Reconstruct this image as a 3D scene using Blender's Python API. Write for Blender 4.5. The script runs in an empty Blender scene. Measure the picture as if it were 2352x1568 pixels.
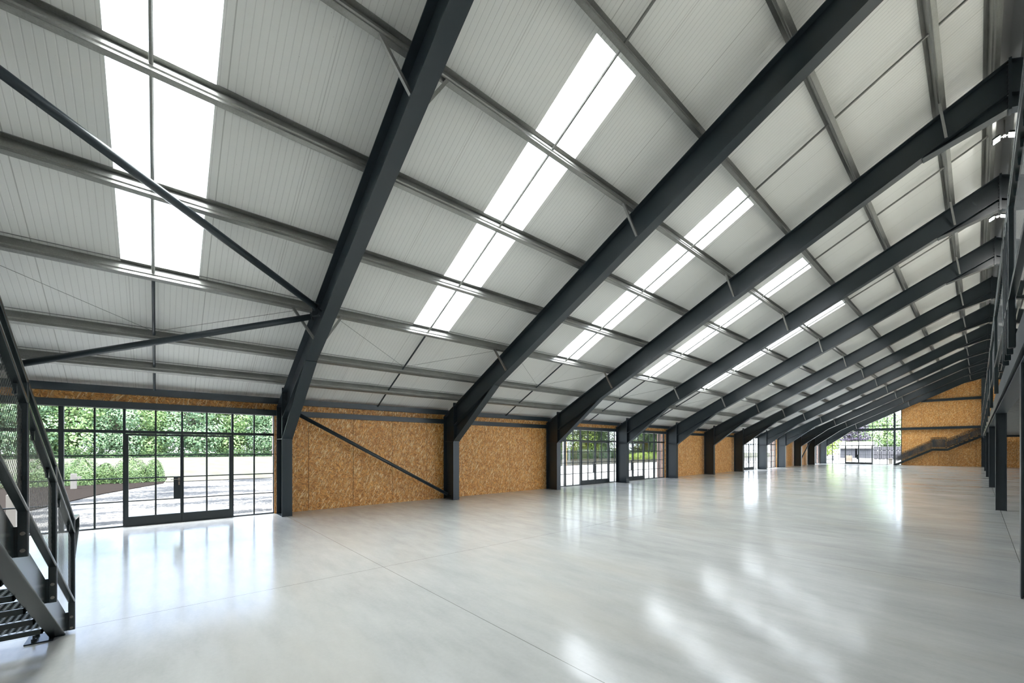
import bpy, bmesh, math, random
from mathutils import Vector, Matrix
random.seed(7)
sc = bpy.context.scene
COL = sc.collection
# ------------------------------------------------------------------ camera
cd = bpy.data.cameras.new('camera'); cam = bpy.data.objects.new('camera', cd); COL.objects.link(cam)
cam.location = (0, 0, 1.6909); cam.rotation_euler = (math.radians(90), 0, 0.8538)
cd.sensor_width = 36; cd.lens = 932.53 / 2352 * 36; cd.shift_y = 246.12 / 2352
cd.clip_start = 0.05; cd.clip_end = 600
sc.camera = cam
sc.view_settings.view_transform = 'Standard'; sc.view_settings.look = 'None'
sc.view_settings.gamma = 1; sc.view_settings.use_curve_mapping = False
sc.view_settings.exposure = 0.60
# ------------------------------------------------------------------ sky
SKY = 27.0
w = bpy.data.worlds.new('World'); sc.world = w; w.use_nodes = True
nt = w.node_tree; nt.nodes.clear()
tc = nt.nodes.new('ShaderNodeTexCoord'); sx = nt.nodes.new('ShaderNodeSeparateXYZ')
rp = nt.nodes.new('ShaderNodeValToRGB'); bgn = nt.nodes.new('ShaderNodeBackground'); wo = nt.nodes.new('ShaderNodeOutputWorld')
rp.color_ramp.elements[0].position = 0.0; rp.color_ramp.elements[0].color = (.25, .275, .30, 1)
rp.color_ramp.elements[1].position = 0.93; rp.color_ramp.elements[1].color = (0.97, 0.98, 1.0, 1)
for p_, c_ in ((.10, (.18, .20, .235, 1)), (.19, (.050, .064, .096, 1)), (.55, (.044, .059, .097, 1))):
    e = rp.color_ramp.elements.new(p_); e.color = c_
nt.links.new(tc.outputs['Generated'], sx.inputs[0]); nt.links.new(sx.outputs['Z'], rp.inputs[0])
nt.links.new(rp.outputs[0], bgn.inputs[0]); bgn.inputs[1].default_value = SKY
nt.links.new(bgn.outputs[0], wo.inputs[0])
w.cycles.sampling_method = 'MANUAL'; w.cycles.sample_map_resolution = 256
sc.cycles.max_bounces = 10; sc.cycles.diffuse_bounces = 6; sc.cycles.glossy_bounces = 4
sc.cycles.transparent_max_bounces = 16; sc.cycles.caustics_reflective = False; sc.cycles.caustics_refractive = False
# daylight portals in the glazed openings and rooflights (they only guide the sky light, they emit nothing)
def portal(loc, rot, sx_, sy_):
    l = bpy.data.lights.new('daylight_portal', 'AREA'); l.shape = 'RECTANGLE'; l.size = sx_; l.size_y = sy_
    l.cycles.is_portal = True
    o = bpy.data.objects.new('daylight_portal', l); COL.objects.link(o); o.location = loc; o.rotation_euler = rot
# ------------------------------------------------------------------ dimensions
S = 0.5185; RX = 0.41; TH = math.atan(S)
KS = list(range(-1, 12))
def N(k): return 2.43 + 5 * k
def zt(x): return 9.17 + S * (min(x, 2 * RX - x) - RX)
def zc(x): return 9.42 + 0.5197 * (min(x, 2 * RX - x) - RX)
YA, YB = -3.1, 57.95           # inner faces of the two gable walls
WX = -12.04                    # inner face of the left wall
WR = 2 * RX - WX
def M(x): return 2 * RX - x
# ------------------------------------------------------------------ materials
def mat(name, col=(.5, .5, .5), rough=.5, metal=0.0, spec=.5, fn=None, **kw):
    m = bpy.data.materials.new(name); m.use_nodes = True; t = m.node_tree
    b = t.nodes['Principled BSDF']; b.inputs['Base Color'].default_value = (*col, 1)
    b.inputs['Roughness'].default_value = rough; b.inputs['Metallic'].default_value = metal
    b.inputs['Specular IOR Level'].default_value = spec
    if fn: fn(t, b)
    return m
class G:
    def __init__(s, t): s.t = t
    def n(s, k, **kw):
        o = s.t.nodes.new(k)
        for a, v in kw.items(): setattr(o, a, v)
        return o
    def l(s, a, b): s.t.links.new(a, b)
    def m(s, op, a, b=None, c=None):
        o = s.n('ShaderNodeMath', operation=op)
        for i, v in enumerate((a, b, c)):
            if v is None: continue
            if isinstance(v, (int, float)): o.inputs[i].default_value = v
            else: s.l(v, o.inputs[i])
        return o.outputs[0]
    def mix(s, f, a, b, bt='MIX'):
        o = s.n('ShaderNodeMix', data_type='RGBA', blend_type=bt)
        for i, v in ((0, f), (6, a), (7, b)):
            if isinstance(v, (int, float)): o.inputs[i].default_value = v
            elif isinstance(v, tuple): o.inputs[i].default_value = (*v, 1)
            else: s.l(v, o.inputs[i])
        return o.outputs[2]
    def ramp(s, f, pts):
        o = s.n('ShaderNodeValToRGB'); cr = o.color_ramp
        cr.elements[0].position = pts[0][0]; cr.elements[0].color = (*pts[0][1], 1)
        cr.elements[1].position = pts[-1][0]; cr.elements[1].color = (*pts[-1][1], 1)
        for p, c in pts[1:-1]: cr.elements.new(p).color = (*c, 1)
        s.l(f, o.inputs[0]); return o.outputs[0]
    def coords(s, scale=(1, 1, 1), rot=(0, 0, 0), src='Object', loc=(0, 0, 0)):
        c = s.n('ShaderNodeTexCoord'); mp = s.n('ShaderNodeMapping')
        mp.inputs['Scale'].default_value = scale; mp.inputs['Rotation'].default_value = rot; mp.inputs['Location'].default_value = loc
        s.l(c.outputs[src], mp.inputs[0]); return mp.outputs[0]
    def pos(s):
        g_ = s.n('ShaderNodeNewGeometry'); x = s.n('ShaderNodeSeparateXYZ'); s.l(g_.outputs['Position'], x.inputs[0]); return x.outputs
    def noise(s, v, sc_, det=4, r=.5):
        o = s.n('ShaderNodeTexNoise'); o.inputs['Scale'].default_value = sc_; o.inputs['Detail'].default_value = det; o.inputs['Roughness'].default_value = r
        if v is not None: s.l(v, o.inputs['Vector'])
        return o.outputs[0]
    def bump(s, h, b, strength=.3, dist=.01):
        o = s.n('ShaderNodeBump'); o.inputs['Strength'].default_value = strength; o.inputs['Distance'].default_value = dist
        s.l(h, o.inputs['Height']); s.l(o.outputs[0], b.inputs['Normal'])
def f_steel(t, b):
    g = G(t); n = g.noise(g.coords(), 180, 2); g.l(g.m('MULTIPLY_ADD', n, .12, .27), b.inputs['Roughness']); g.bump(n, b, .04, .002)
STEEL = mat('anthracite_steel', (.023, .033, .039), .34, 0, .5, f_steel)
FRAME = mat('anthracite_window_frame', (.014, .021, .023), .4)
RAILM = mat('railing_steel', (.016, .023, .025), .24, 0, .6)
BOLT = mat('zinc_bolt', (.22, .21, .19), .35, .9)
BRASS = mat('steel_handle', (.55, .54, .5), .25, 1)
def f_galv(t, b):
    g = G(t); v = g.n('ShaderNodeTexVoronoi'); v.inputs['Scale'].default_value = 60; g.l(g.coords(), v.inputs['Vector'])
    n = g.noise(g.coords(), 3, 3); f = g.m('ADD', g.m('MULTIPLY', v.outputs['Distance'], .3), g.m('MULTIPLY', n, .7))
    g.l(g.ramp(f, [(.2, (.21, .21, .195)), (.8, (.33, .33, .31))]), b.inputs['Base Color'])
    g.l(g.m('MULTIPLY_ADD', f, .2, .3), b.inputs['Roughness'])
GALV = mat('galvanised_steel', (.4, .4, .38), .4, .7, .5, f_galv)
WIRE = mat('wire_steel', (.12, .12, .11), .5, .5)
def f_ceil(t, b):
    g = G(t); p = g.pos(); y = p['Y']
    fr = g.m('FRACT', g.m('DIVIDE', y, .08))
    d = g.m('ABSOLUTE', g.m('SUBTRACT', fr, .5))            # 0 in the middle of a pan, .5 at a rib
    rib = g.m('SMOOTH_MIN', g.m('MULTIPLY', g.m('SUBTRACT', .5, d), 9), 1.0, .3)
    jf = g.m('FRACT', g.m('DIVIDE', g.m('ADD', y, .36), 1.0)); jd = g.m('ABSOLUTE', g.m('SUBTRACT', jf, .5))
    jl = g.m('MULTIPLY', g.m('GREATER_THAN', jd, .493), .35)
    ln = g.m('LESS_THAN', g.m('SUBTRACT', .5, d), .055)
    n = g.noise(g.coords((1, 1, 1)), .6, 3)
    base = g.ramp(n, [(.3, (.775, .77, .735)), (.7, (.825, .82, .785))])
    c = g.mix(g.m('ADD', g.m('MULTIPLY', ln, .22), jl), base, (.30, .29, .26))
    sp = g.noise(g.coords(), 55, 1); c = g.mix(g.m('MULTIPLY', g.m('GREATER_THAN', sp, .80), .6), c, (.2, .18, .15))
    g.l(c, b.inputs['Base Color']); g.bump(rib, b, .5, .004)
CEIL = mat('white_liner_panel', (.7, .7, .66), .38, 0, .5, f_ceil)
RIDGE = mat('ridge_flashing', (.5, .5, .5), .3, .6)
def f_osb(t, b):
    g = G(t); co = g.coords()
    cur = None; hgt = None
    geo = g.n('ShaderNodeNewGeometry'); ab = g.n('ShaderNodeVectorMath', operation='ABSOLUTE'); g.l(geo.outputs['Normal'], ab.inputs[0])
    sxn = g.n('ShaderNodeSeparateXYZ'); g.l(ab.outputs[0], sxn.inputs[0])
    sp = g.n('ShaderNodeSeparateXYZ'); g.l(co, sp.inputs[0])
    isx = g.m('GREATER_THAN', sxn.outputs['X'], .5)
    u = g.m('ADD', g.m('MULTIPLY', sp.outputs['Y'], isx), g.m('MULTIPLY', sp.outputs['X'], g.m('SUBTRACT', 1, isx)))
    cb = g.n('ShaderNodeCombineXYZ'); g.l(u, cb.inputs[0]); g.l(sp.outputs['Z'], cb.inputs[1])
    cur = None; bumpv = None
    cols = [((.30, .105, .022), (.88, .40, .095)), ((.46, .175, .035), (1.0, .56, .17)), ((.34, .12, .026), (.88, .44, .13)), ((.52, .24, .065), (1.0, .76, .40))]
    for i, (rot, s1, s2, thr) in enumerate([(.5, 13, 60, 0), (1.9, 12, 62, .45), (2.75, 15, 66, .55), (1.15, 11, 64, .76)]):
        mp = g.n('ShaderNodeMapping'); mp.vector_type = 'TEXTURE'
        mp.inputs['Rotation'].default_value = (0, 0, rot); mp.inputs['Scale'].default_value = (1 / s1, 1 / s2, 1); mp.inputs['Location'].default_value = (i * 3.1, i * 1.7, 0)
        nz = g.n('ShaderNodeTexNoise'); nz.inputs['Scale'].default_value = 5; nz.inputs['Detail'].default_value = 2; g.l(cb.outputs[0], nz.inputs['Vector'])
        wv = g.n('ShaderNodeVectorMath', operation='MULTIPLY_ADD'); g.l(nz.outputs['Color'], wv.inputs[0]); wv.inputs[1].default_value = (.09, .09, 0); g.l(cb.outputs[0], wv.inputs[2])
        g.l(wv.outputs[0], mp.inputs[0])
        v = g.n('ShaderNodeTexVoronoi'); v.inputs['Scale'].default_value = 1; v.inputs['Randomness'].default_value = 1; v.voronoi_dimensions = '2D'; g.l(mp.outputs[0], v.inputs['Vector'])
        sc3 = g.n('ShaderNodeSeparateColor'); g.l(v.outputs['Color'], sc3.inputs[0])
        c = g.mix(sc3.outputs[0], cols[i][0], cols[i][1])
        if cur is None: cur = c; bumpv = sc3.outputs[1]
        else:
            msk = g.m('GREATER_THAN', sc3.outputs[2], thr); cur = g.mix(msk, cur, c)
    big = g.noise(cb.outputs[0], 1.2, 2)
    cur = g.mix(g.m('MULTIPLY', big, .12), cur, (.42, .17, .05))
    g.l(cur, b.inputs['Base Color'])
    g.bump(bumpv, b, .25, .003)
OSB = mat('strand_board', (.45, .25, .1), .48, 0, .4, f_osb)
OSBE = mat('strand_board_joint', (.10, .05, .02), .8)
def f_floor(t, b):
    g = G(t); p = g.pos(); co = g.coords()
    n1 = g.noise(g.coords((.35, .8, 1)), .9, 6, .6); n2 = g.noise(g.coords((.6, 2.2, 1), (0, 0, .5)), 2.2, 8, .65); n3 = g.noise(co, 26, 5, .6)
    f = g.m('ADD', g.m('MULTIPLY', n1, .5), g.m('ADD', g.m('MULTIPLY', n2, .38), g.m('MULTIPLY', n3, .12)))
    base = g.ramp(f, [(.33, (.455, .465, .455)), (.5, (.555, .562, .55)), (.66, (.64, .642, .625))])
    warm = g.noise(g.coords((.3, 1, 1), (0, 0, .2)), .8, 4); base = g.mix(g.m('MULTIPLY', g.m('SMOOTH_MIN', g.m('MAXIMUM', g.m('SUBTRACT', warm, .52), 0), .2, .1), 2.2), base, (.60, .56, .49))
    def line(axis, off, per, wdt, brk=None):
        fr = g.m('FRACT', g.m('DIVIDE', g.m('SUBTRACT', p[axis], off - per / 2), per)); d = g.m('MULTIPLY', g.m('ABSOLUTE', g.m('SUBTRACT', fr, .5)), per)
        return g.m('LESS_THAN', d, wdt)
    jl = g.m('MAXIMUM', line('X', .41, 6.0, .0035), line('Y', 2.43, 5.0, .0032))
    # small stains
    v = g.n('ShaderNodeTexVoronoi'); v.inputs['Scale'].default_value = .55; g.l(co, v.inputs['Vector'])
    dd = g.m('ADD', v.outputs['Distance'], g.m('MULTIPLY', g.noise(co, 14, 3), .045)); st = g.m('MULTIPLY', g.m('LESS_THAN', dd, .045), .5)
    base = g.mix(st, base, (.24, .22, .18)); base = g.mix(g.m('MULTIPLY', jl, .85), base, (.13, .12, .10))
    g.l(base, b.inputs['Base Color'])
    g.l(g.m('MULTIPLY_ADD', n2, .20, g.m('MULTIPLY_ADD', n1, .10, .005)), b.inputs['Roughness'])
    h = g.m('ADD', g.noise(g.coords((1, 3, 1), (0, 0, .85)), 1.1, 3), g.m('MULTIPLY', jl, -.5)); g.bump(h, b, .10, .02)
FLOOR = mat('power_floated_concrete', (.5, .5, .47), .2, 0, .5, f_floor)
def f_glass(t, b):
    g = G(t); t.nodes.remove(b); out = t.nodes['Material Output']
    tr = g.n('ShaderNodeBsdfTransparent'); tr.inputs[0].default_value = (.93, .95, .94, 1)
    gl = g.n('ShaderNodeBsdfGlossy'); gl.inputs['Roughness'].default_value = .01
    fr = g.n('ShaderNodeFresnel'); fr.inputs[0].default_value = 1.45; mx = g.n('ShaderNodeMixShader')
    g.l(g.m('MULTIPLY', fr.outputs[0], .8), mx.inputs[0]); g.l(tr.outputs[0], mx.inputs[1]); g.l(gl.outputs[0], mx.inputs[2]); g.l(mx.outputs[0], out.inputs[0])
GLASS = bpy.data.materials.new('clear_glass'); GLASS.use_nodes = True; f_glass(GLASS.node_tree, GLASS.node_tree.nodes['Principled BSDF'])
def f_poly(t, b):
    g = G(t); t.nodes.remove(b); out = t.nodes['Material Output']
    tr = g.n('ShaderNodeBsdfTransparent'); tr.inputs[0].default_value = (.86, .88, .86, 1)
    tl = g.n('ShaderNodeBsdfTranslucent'); tl.inputs[0].default_value = (.9, .9, .88, 1); mx = g.n('ShaderNodeMixShader')
    mx.inputs[0].default_value = .3; g.l(tr.outputs[0], mx.inputs[1]); g.l(tl.outputs[0], mx.inputs[2]); g.l(mx.outputs[0], out.inputs[0])
POLY = bpy.data.materials.new('clear_rooflight_sheet'); POLY.use_nodes = True; f_poly(POLY.node_tree, POLY.node_tree.nodes['Principled BSDF'])
def meshmat(name, ax, su, sv, lim):
    m = bpy.data.materials.new(name); m.use_nodes = True; t = m.node_tree; b = t.nodes['Principled BSDF']; g = G(t)
    b.inputs['Base Color'].default_value = (.03, .035, .035, 1); b.inputs['Roughness'].default_value = .45
    p = g.pos(); U = g.m('DIVIDE', p[ax[0]], su); V = g.m('DIVIDE', p[ax[1]], sv)
    par = g.m('MULTIPLY', g.m('FLOORED_MODULO', g.m('FLOOR', U), 2), .5)
    a = g.m('ABSOLUTE', g.m('SUBTRACT', g.m('FRACT', U), .5)); c = g.m('ABSOLUTE', g.m('SUBTRACT', g.m('FRACT', g.m('ADD', V, par)), .5))
    hole = g.m('LESS_THAN', g.m('ADD', a, g.m('MULTIPLY', c, .9)), lim)
    hole = g.m('MULTIPLY', hole, g.m('LESS_THAN', a, .40))
    tr = g.n('ShaderNodeBsdfTransparent'); mx = g.n('ShaderNodeMixShader'); out = t.nodes['Material Output']
    g.l(hole, mx.inputs[0]); g.l(b.outputs[0], mx.inputs[1]); g.l(tr.outputs[0], mx.inputs[2]); g.l(mx.outputs[0], out.inputs[0]); return m
MESHX = meshmat('expanded_metal_side', ('X', 'Z'), .020, .036, .43)
MESHY = meshmat('expanded_metal_edge', ('Y', 'Z'), .020, .036, .42)
MESHT = meshmat('expanded_metal_tread', ('Y', 'X'), .040, .035, .55)
LAMP = bpy.data.materials.new('lit_lamp_face'); LAMP.use_nodes = True
_b = LAMP.node_tree.nodes['Principled BSDF']; _b.inputs['Emission Color'].default_value = (1, 1, .97, 1); _b.inputs['Emission Strength'].default_value = 260
PLAST = mat('pale_plasterboard', (.62, .62, .60), .7)
MZF = mat('pale_mezzanine_floor', (.80, .77, .70), .5)
BRICK = mat('pale_brick', (.42, .30, .26), .9)
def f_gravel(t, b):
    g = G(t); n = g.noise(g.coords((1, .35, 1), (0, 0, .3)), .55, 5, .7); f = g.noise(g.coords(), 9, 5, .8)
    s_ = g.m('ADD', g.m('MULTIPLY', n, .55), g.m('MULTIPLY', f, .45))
    g.l(g.ramp(s_, [(.42, (.022, .024, .027)), (.49, (.045, .046, .048)), (.54, (.16, .155, .145))]), b.inputs['Base Color']); g.bump(f, b, .6, .03)  # dark and light streaks paint dappled tree shade into the gravel colour
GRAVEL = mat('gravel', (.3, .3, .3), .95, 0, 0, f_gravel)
def f_mead(t, b):
    g = G(t); n = g.noise(g.coords((.2, 1, 1)), .35, 5, .65); g.l(g.ramp(n, [(.3, (.056, .063, .042)), (.5, (.068, .067, .057)), (.75, (.060, .068, .042))]), b.inputs['Base Color'])
MEAD = mat('dry_meadow', (.2, .2, .1), 1, 0, 0, f_mead)
PAVE = mat('pale_yard_concrete', (.16, .157, .15), .9, 0, 0)
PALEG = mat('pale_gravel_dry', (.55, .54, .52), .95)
MULCH = mat('bark_mulch', (.013, .011, .010), 1, 0, 0)
def leafmat(name, a, c):
    def fn(t, b):
        g = G(t); gi = g.n('ShaderNodeNewGeometry'); g.l(g.mix(gi.outputs['Random Per Island'], a, c), b.inputs['Base Color'])
    return mat(name, a, .6, 0, .25, fn)
LF = [leafmat('leaf_mid_green', (.085, .165, .065), (.29, .40, .15)), leafmat('leaf_blue_green', (.075, .145, .085), (.25, .36, .18)), leafmat('leaf_yellow_green', (.13, .22, .045), (.42, .52, .12)), leafmat('leaf_purple', (.040, .032, .05), (.13, .11, .15)), leafmat('leaf_yew', (.022, .052, .018), (.10, .155, .048)), leafmat('leaf_dark', (.05, .10, .045), (.15, .23, .09))]
BARK = mat('bark', (.11, .09, .07), .9)
POSTW = mat('pale_post', (.15, .14, .125), .7, 0, .1)
# ------------------------------------------------------------------ mesh building
class MB:
    def __init__(s): s.v = []; s.f = []
    def add(s, vs, fs):
        o = len(s.v); s.v += [tuple(v) for v in vs]; s.f += [tuple(i + o for i in f) for f in fs]; return s
    def box(s, x0, x1, y0, y1, z0, z1):
        return s.add([(x0, y0, z0), (x1, y0, z0), (x1, y1, z0), (x0, y1, z0), (x0, y0, z1), (x1, y0, z1), (x1, y1, z1), (x0, y1, z1)],
                     [(0, 3, 2, 1), (4, 5, 6, 7), (0, 1, 5, 4), (1, 2, 6, 5), (2, 3, 7, 6), (3, 0, 4, 7)])
    def prism(s, pts, ax, a0, a1):
        """pts: 2-D outline; ax 'y': (x,z) swept along y; 'x': (y,z) swept along x"""
        n = len(pts)
        def P(p, a): return (p[0], a, p[1]) if ax == 'y' else ((a, p[0], p[1]) if ax == 'x' else (p[0], p[1], a))
        return s.add([P(p, a0) for p in pts] + [P(p, a1) for p in pts],
                     [tuple(range(n)), tuple(range(2 * n - 1, n - 1, -1))] + [(i, (i + 1) % n + 0, (i + 1) % n + n, i + n) for i in range(n)])
    def strip(s, p, q, t, y0, y1, side=1):
        """plate of thickness t along the x-z line p-q, swept in y"""
        d = Vector((q[0] - p[0], q[1] - p[1])).normalized(); n = Vector((-d.y, d.x)) * t * side
        return s.prism([p, q, (q[0] + n.x, q[1] + n.y), (p[0] + n.x, p[1] + n.y)], 'y', y0, y1)
    def tube(s, p, q, r, n=12):
        p = Vector(p); q = Vector(q); d = (q - p).normalized(); a = d.orthogonal().normalized(); b = d.cross(a)
        vs = [];
        for c in (p, q):
            for i in range(n):
                t = 2 * math.pi * i / n; vs.append(c + (a * math.cos(t) + b * math.sin(t)) * r)
        return s.add(vs, [(i, (i + 1) % n, (i + 1) % n + n, i + n) for i in range(n)] + [tuple(range(n - 1, -1, -1)), tuple(range(n, 2 * n))])
    def build(s, name, m, parent=None, smooth=False, loc=None):
        me = bpy.data.meshes.new(name)
        vs = s.v
        off = Vector(loc) if loc is not None else Vector((0, 0, 0)); q = parent
        while q is not None and loc is None: off += q.location; q = q.parent
        vs = [(v[0] - off.x, v[1] - off.y, v[2] - off.z) for v in vs]
        me.from_pydata(vs, [], s.f); me.materials.append(m)
        bm = bmesh.new(); bm.from_mesh(me); bmesh.ops.recalc_face_normals(bm, faces=bm.faces); bm.to_mesh(me); bm.free()
        o = bpy.data.objects.new(name, me); COL.objects.link(o)
        if loc is not None: o.location = loc
        if parent:
            o.parent = parent
            if loc is not None: o.location = Vector(loc) - parent.location
        if smooth:
            for p in me.polygons: p.use_smooth = True
        return o
def thing(name, label, cat, loc=(0, 0, 0), group=None):
    o = bpy.data.objects.new(name, None); COL.objects.link(o); o.location = loc; o.empty_display_size = .2
    o['label'] = label; o['category'] = cat
    if group: o['group'] = group
    return o
def tag(o, label, cat, group=None, kind=None):
    o['label'] = label; o['category'] = cat
    if group: o['group'] = group
    if kind: o['kind'] = kind
    return o
def struct(o): o['kind'] = 'structure'; return o
def dup(root, d, label=None):
    r = root.copy(); COL.objects.link(r); r.location = Vector(root.location) + Vector(d)
    if label: r['label'] = label
    for ch in root.children:
        c = ch.copy(); COL.objects.link(c); c.parent = r
        for g_ in ch.children:
            e_ = g_.copy(); COL.objects.link(e_); e_.parent = c
    return r
ORD = ['', 'first', 'second', 'third', 'fourth', 'fifth', 'sixth', 'seventh', 'eighth', 'ninth', 'tenth', 'eleventh', 'twelfth', 'thirteenth', 'fourteenth']
# ------------------------------------------------------------------ floor and outside ground
struct(MB().box(WX - .6, WR + .6, YA - .4, YB + .3, -.2, 0).build('floor', FLOOR))
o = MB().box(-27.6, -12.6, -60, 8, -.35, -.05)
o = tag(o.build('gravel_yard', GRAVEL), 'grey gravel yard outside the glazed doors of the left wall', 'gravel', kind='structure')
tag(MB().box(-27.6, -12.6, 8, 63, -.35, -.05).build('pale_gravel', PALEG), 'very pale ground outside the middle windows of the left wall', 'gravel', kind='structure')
tag(MB().box(-200, -27.6, -160, 200, -.35, -.06).build('meadow', MEAD), 'pale dry meadow between the gravel yard and the tree line', 'meadow', kind='structure')
tag(MB().box(-27.6, 60, 58.3, 200, -.35, -.06).build('concrete_yard', PAVE), 'pale concrete yard beyond the far gable glazing', 'yard', kind='structure')
tag(MB().box(-27.6, 60, -160, -3.6, -.36, -.07).build('rear_ground', PAVE), 'pale ground behind the near gable', 'yard', kind='structure')
mu = MB(); mu.prism([(-31.5, -14), (-13.2, -14), (-14.4, -3.4), (-22, -1.6), (-26.8, .2), (-31.5, .4)], 'z', -.20, -.02)
tag(mu.build('mulch_bed', MULCH), 'dark bark mulch bed with the yew bushes beside the gravel', 'flower bed', kind='stuff')
kb = MB(); kb.box(-27.8, -27.6, .3, 60, -.2, -.03)
tag(kb.build('kerb', MULCH), 'low dark kerb between the gravel yard and the meadow', 'kerb')
# ------------------------------------------------------------------ ceiling
XS = [WX - .35, -8.88, -3.45, RX]
def yskl(k): c = N(k) + 2.5; return c - .37, c + .60
YE = [YA - .3]
for k in range(-1, 11): YE += list(yskl(k))
YE.append(YB + .3)
cm = MB()
for side in (0, 1):
    for i in range(3):
        for j in range(len(YE) - 1):
            if i == 1 and j % 2 == 1: continue
            a, b_ = XS[i], XS[i + 1]
            pts = [(a, zc(a)), (b_, zc(b_)), (b_, zc(b_) + .12), (a, zc(a) + .12)]
            if side: pts = [(M(x), z) for x, z in pts]
            cm.prism(pts, 'y', YE[j], YE[j + 1])
struct(cm.build('ceiling', CEIL))
ys = math.hypot(1, .5197)
for k in range(-1, 11):
    for side in (0, 1):
        y0, y1 = yskl(k); a, b_ = XS[1], XS[2]
        pts = [(a, zc(a) + .10), (b_, zc(b_) + .10), (b_, zc(b_) + .112), (a, zc(a) + .112)]
        if side: pts = [(M(x), z) for x, z in pts]
        loc = ((a + b_) / 2 if not side else M((a + b_) / 2), (y0 + y1) / 2, zc((a + b_) / 2) + .1)
        o = MB().prism(pts, 'y', y0, y1).build('rooflight', POLY, loc=loc)
        if side: lab = 'bright clear rooflight strip on the right roof slope, ' + ORD[k + 2] + ' from the near end'
        elif k == -1: lab = 'widest looking white rooflight strip, at top left behind the diagonal tube'
        else: lab = 'bright white rooflight strip on the left roof slope, ' + ORD[k + 2] + ' bay from the near end'
        tag(o, lab, 'rooflight', 'rooflight strips between the roof frames')
        zz = zc(loc[0]) + .06
        if not (side and k in (-1,)):
            ang = math.atan(.5197) * (1 if side else -1)
            portal((loc[0], loc[1], zz), (0, ang, 0), 6.05, .97)
# ------------------------------------------------------------------ gable walls
def gable_top(x): return zc(x)
JX = [-5.16, -4.93] + [-3.725 + 1.2036 * i for i in range(0, 14)]
JX = [x for x in JX if x < WR - .1] + [WR]
def gable_poly(x0, x1, z0=0.0):
    pts = [(x0, z0), (x1, z0), (x1, gable_top(x1))]
    if x0 < RX < x1: pts.append((RX, gable_top(RX)))
    pts.append((x0, gable_top(x0))); return pts
def gable(sign, Y, name):
    y0, y1 = (Y, Y + .018 * sign)
    mb = MB(); J = JX if sign > 0 else [WX - .3, -11.15, -9.95, -8.75, -7.55, -6.35] + JX
    for a, b_ in zip(J[:-1], J[1:]): mb.prism(gable_poly(a + .005, b_ - .005), 'y', min(y0, y1), max(y0, y1))
    struct(mb.build(name, OSB if sign > 0 else PLAST))
    mb = MB(); mb.prism(gable_poly(-5.16 if sign > 0 else WX - .3, WR + .6), 'y', min(y1, y1 + .3 * sign), max(y1, y1 + .3 * sign)); b_ = mb.build('wall_core', OSBE)
    b_.parent = bpy.data.objects[name]
gable(1, YB, 'wall_far'); gable(-1, YA, 'wall_near')
def gable_glazing(Y, sign, nm):
    root = bpy.data.objects.new(nm, None); COL.objects.link(root); struct(root)
    ya, yb = sorted((Y + .02 * sign, Y + .10 * sign)); xa, xb = sorted((Y + .04 * sign, Y + .08 * sign))
    fr = MB(); br = MB()
    for x in (-12.0, -10.905, -9.754, -8.59, -7.445, -6.29, -5.19): fr.box(x - .027, x + .027, ya, yb, 0, gable_top(x))
    for x in (-11.45, -10.34, -9.18, -8.02, -6.868, -5.67): br.box(x - .014, x + .014, xa, xb, 0, gable_top(x))
    for z, t in ((.02, .02), (2.05, .035), (4.12, .035)):
        x0 = max(-12.04, RX + (z - 9.42) / .5197); fr.box(x0, -5.161, ya + .003, yb - .003, z - t + .001, z + t)
    for z in (.535, 1.035, 1.54, 2.57, 3.08, 3.60, 4.65, 5.17, 5.69, 6.2):
        x0 = max(-12.04, RX + (z - 9.42) / .5197)
        if x0 < -5.3: br.box(x0, -5.161, xa + .003, xb - .003, z - .012, z + .012)
    fr.build('window_frame', FRAME, root); br.build('glazing_bar', FRAME, root)
    ym = Y + .06 * sign
    MB().add([(-12.04, ym, 0), (-5.16, ym, 0), (-5.16, ym, gable_top(-5.16)), (-12.04, ym, gable_top(-12.04))], [(0, 1, 2, 3)]).build('glass', GLASS, root)
    return root
gable_glazing(YB, 1, 'window_5')
portal((-8.6, YB + .15, 2.2), (math.radians(-90), 0, 0), 6.8, 4.4)
def gable_door(Y, nm, x0=-9.72, x1=-7.48):
    root = bpy.data.objects.new(nm, None); COL.objects.link(root); struct(root)
    for a, b_ in ((x0, (x0 + x1) / 2 - .003), ((x0 + x1) / 2 + .003, x1)):
        mb = MB(); s_ = .045; y0, y1 = Y + .005, Y + .07
        mb.box(a, a + s_, y0, y1, .02, 2.0); mb.box(b_ - s_, b_, y0, y1, .02, 2.0); mb.box(a + .001, b_ - .001, y0 + .002, y1 - .002, .021, .21); mb.box(a + .001, b_ - .001, y0 + .002, y1 - .002, 1.955, 1.999)
        mb.build('door_leaf', FRAME, root)
    xm = (x0 + x1) / 2
    MB().box(xm - .17, xm - .04, Y + .0, Y + .06, .56, 1.03).build('lock_plate', FRAME, root)
    MB().box(xm - .15, xm - .02, Y - .05, Y - .03, .98, 1.0).box(xm - .04, xm - .02, Y - .04, Y + .0, .98, 1.0).build('door_handle', BRASS, root)
gable_door(YB, 'door_4')
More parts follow.
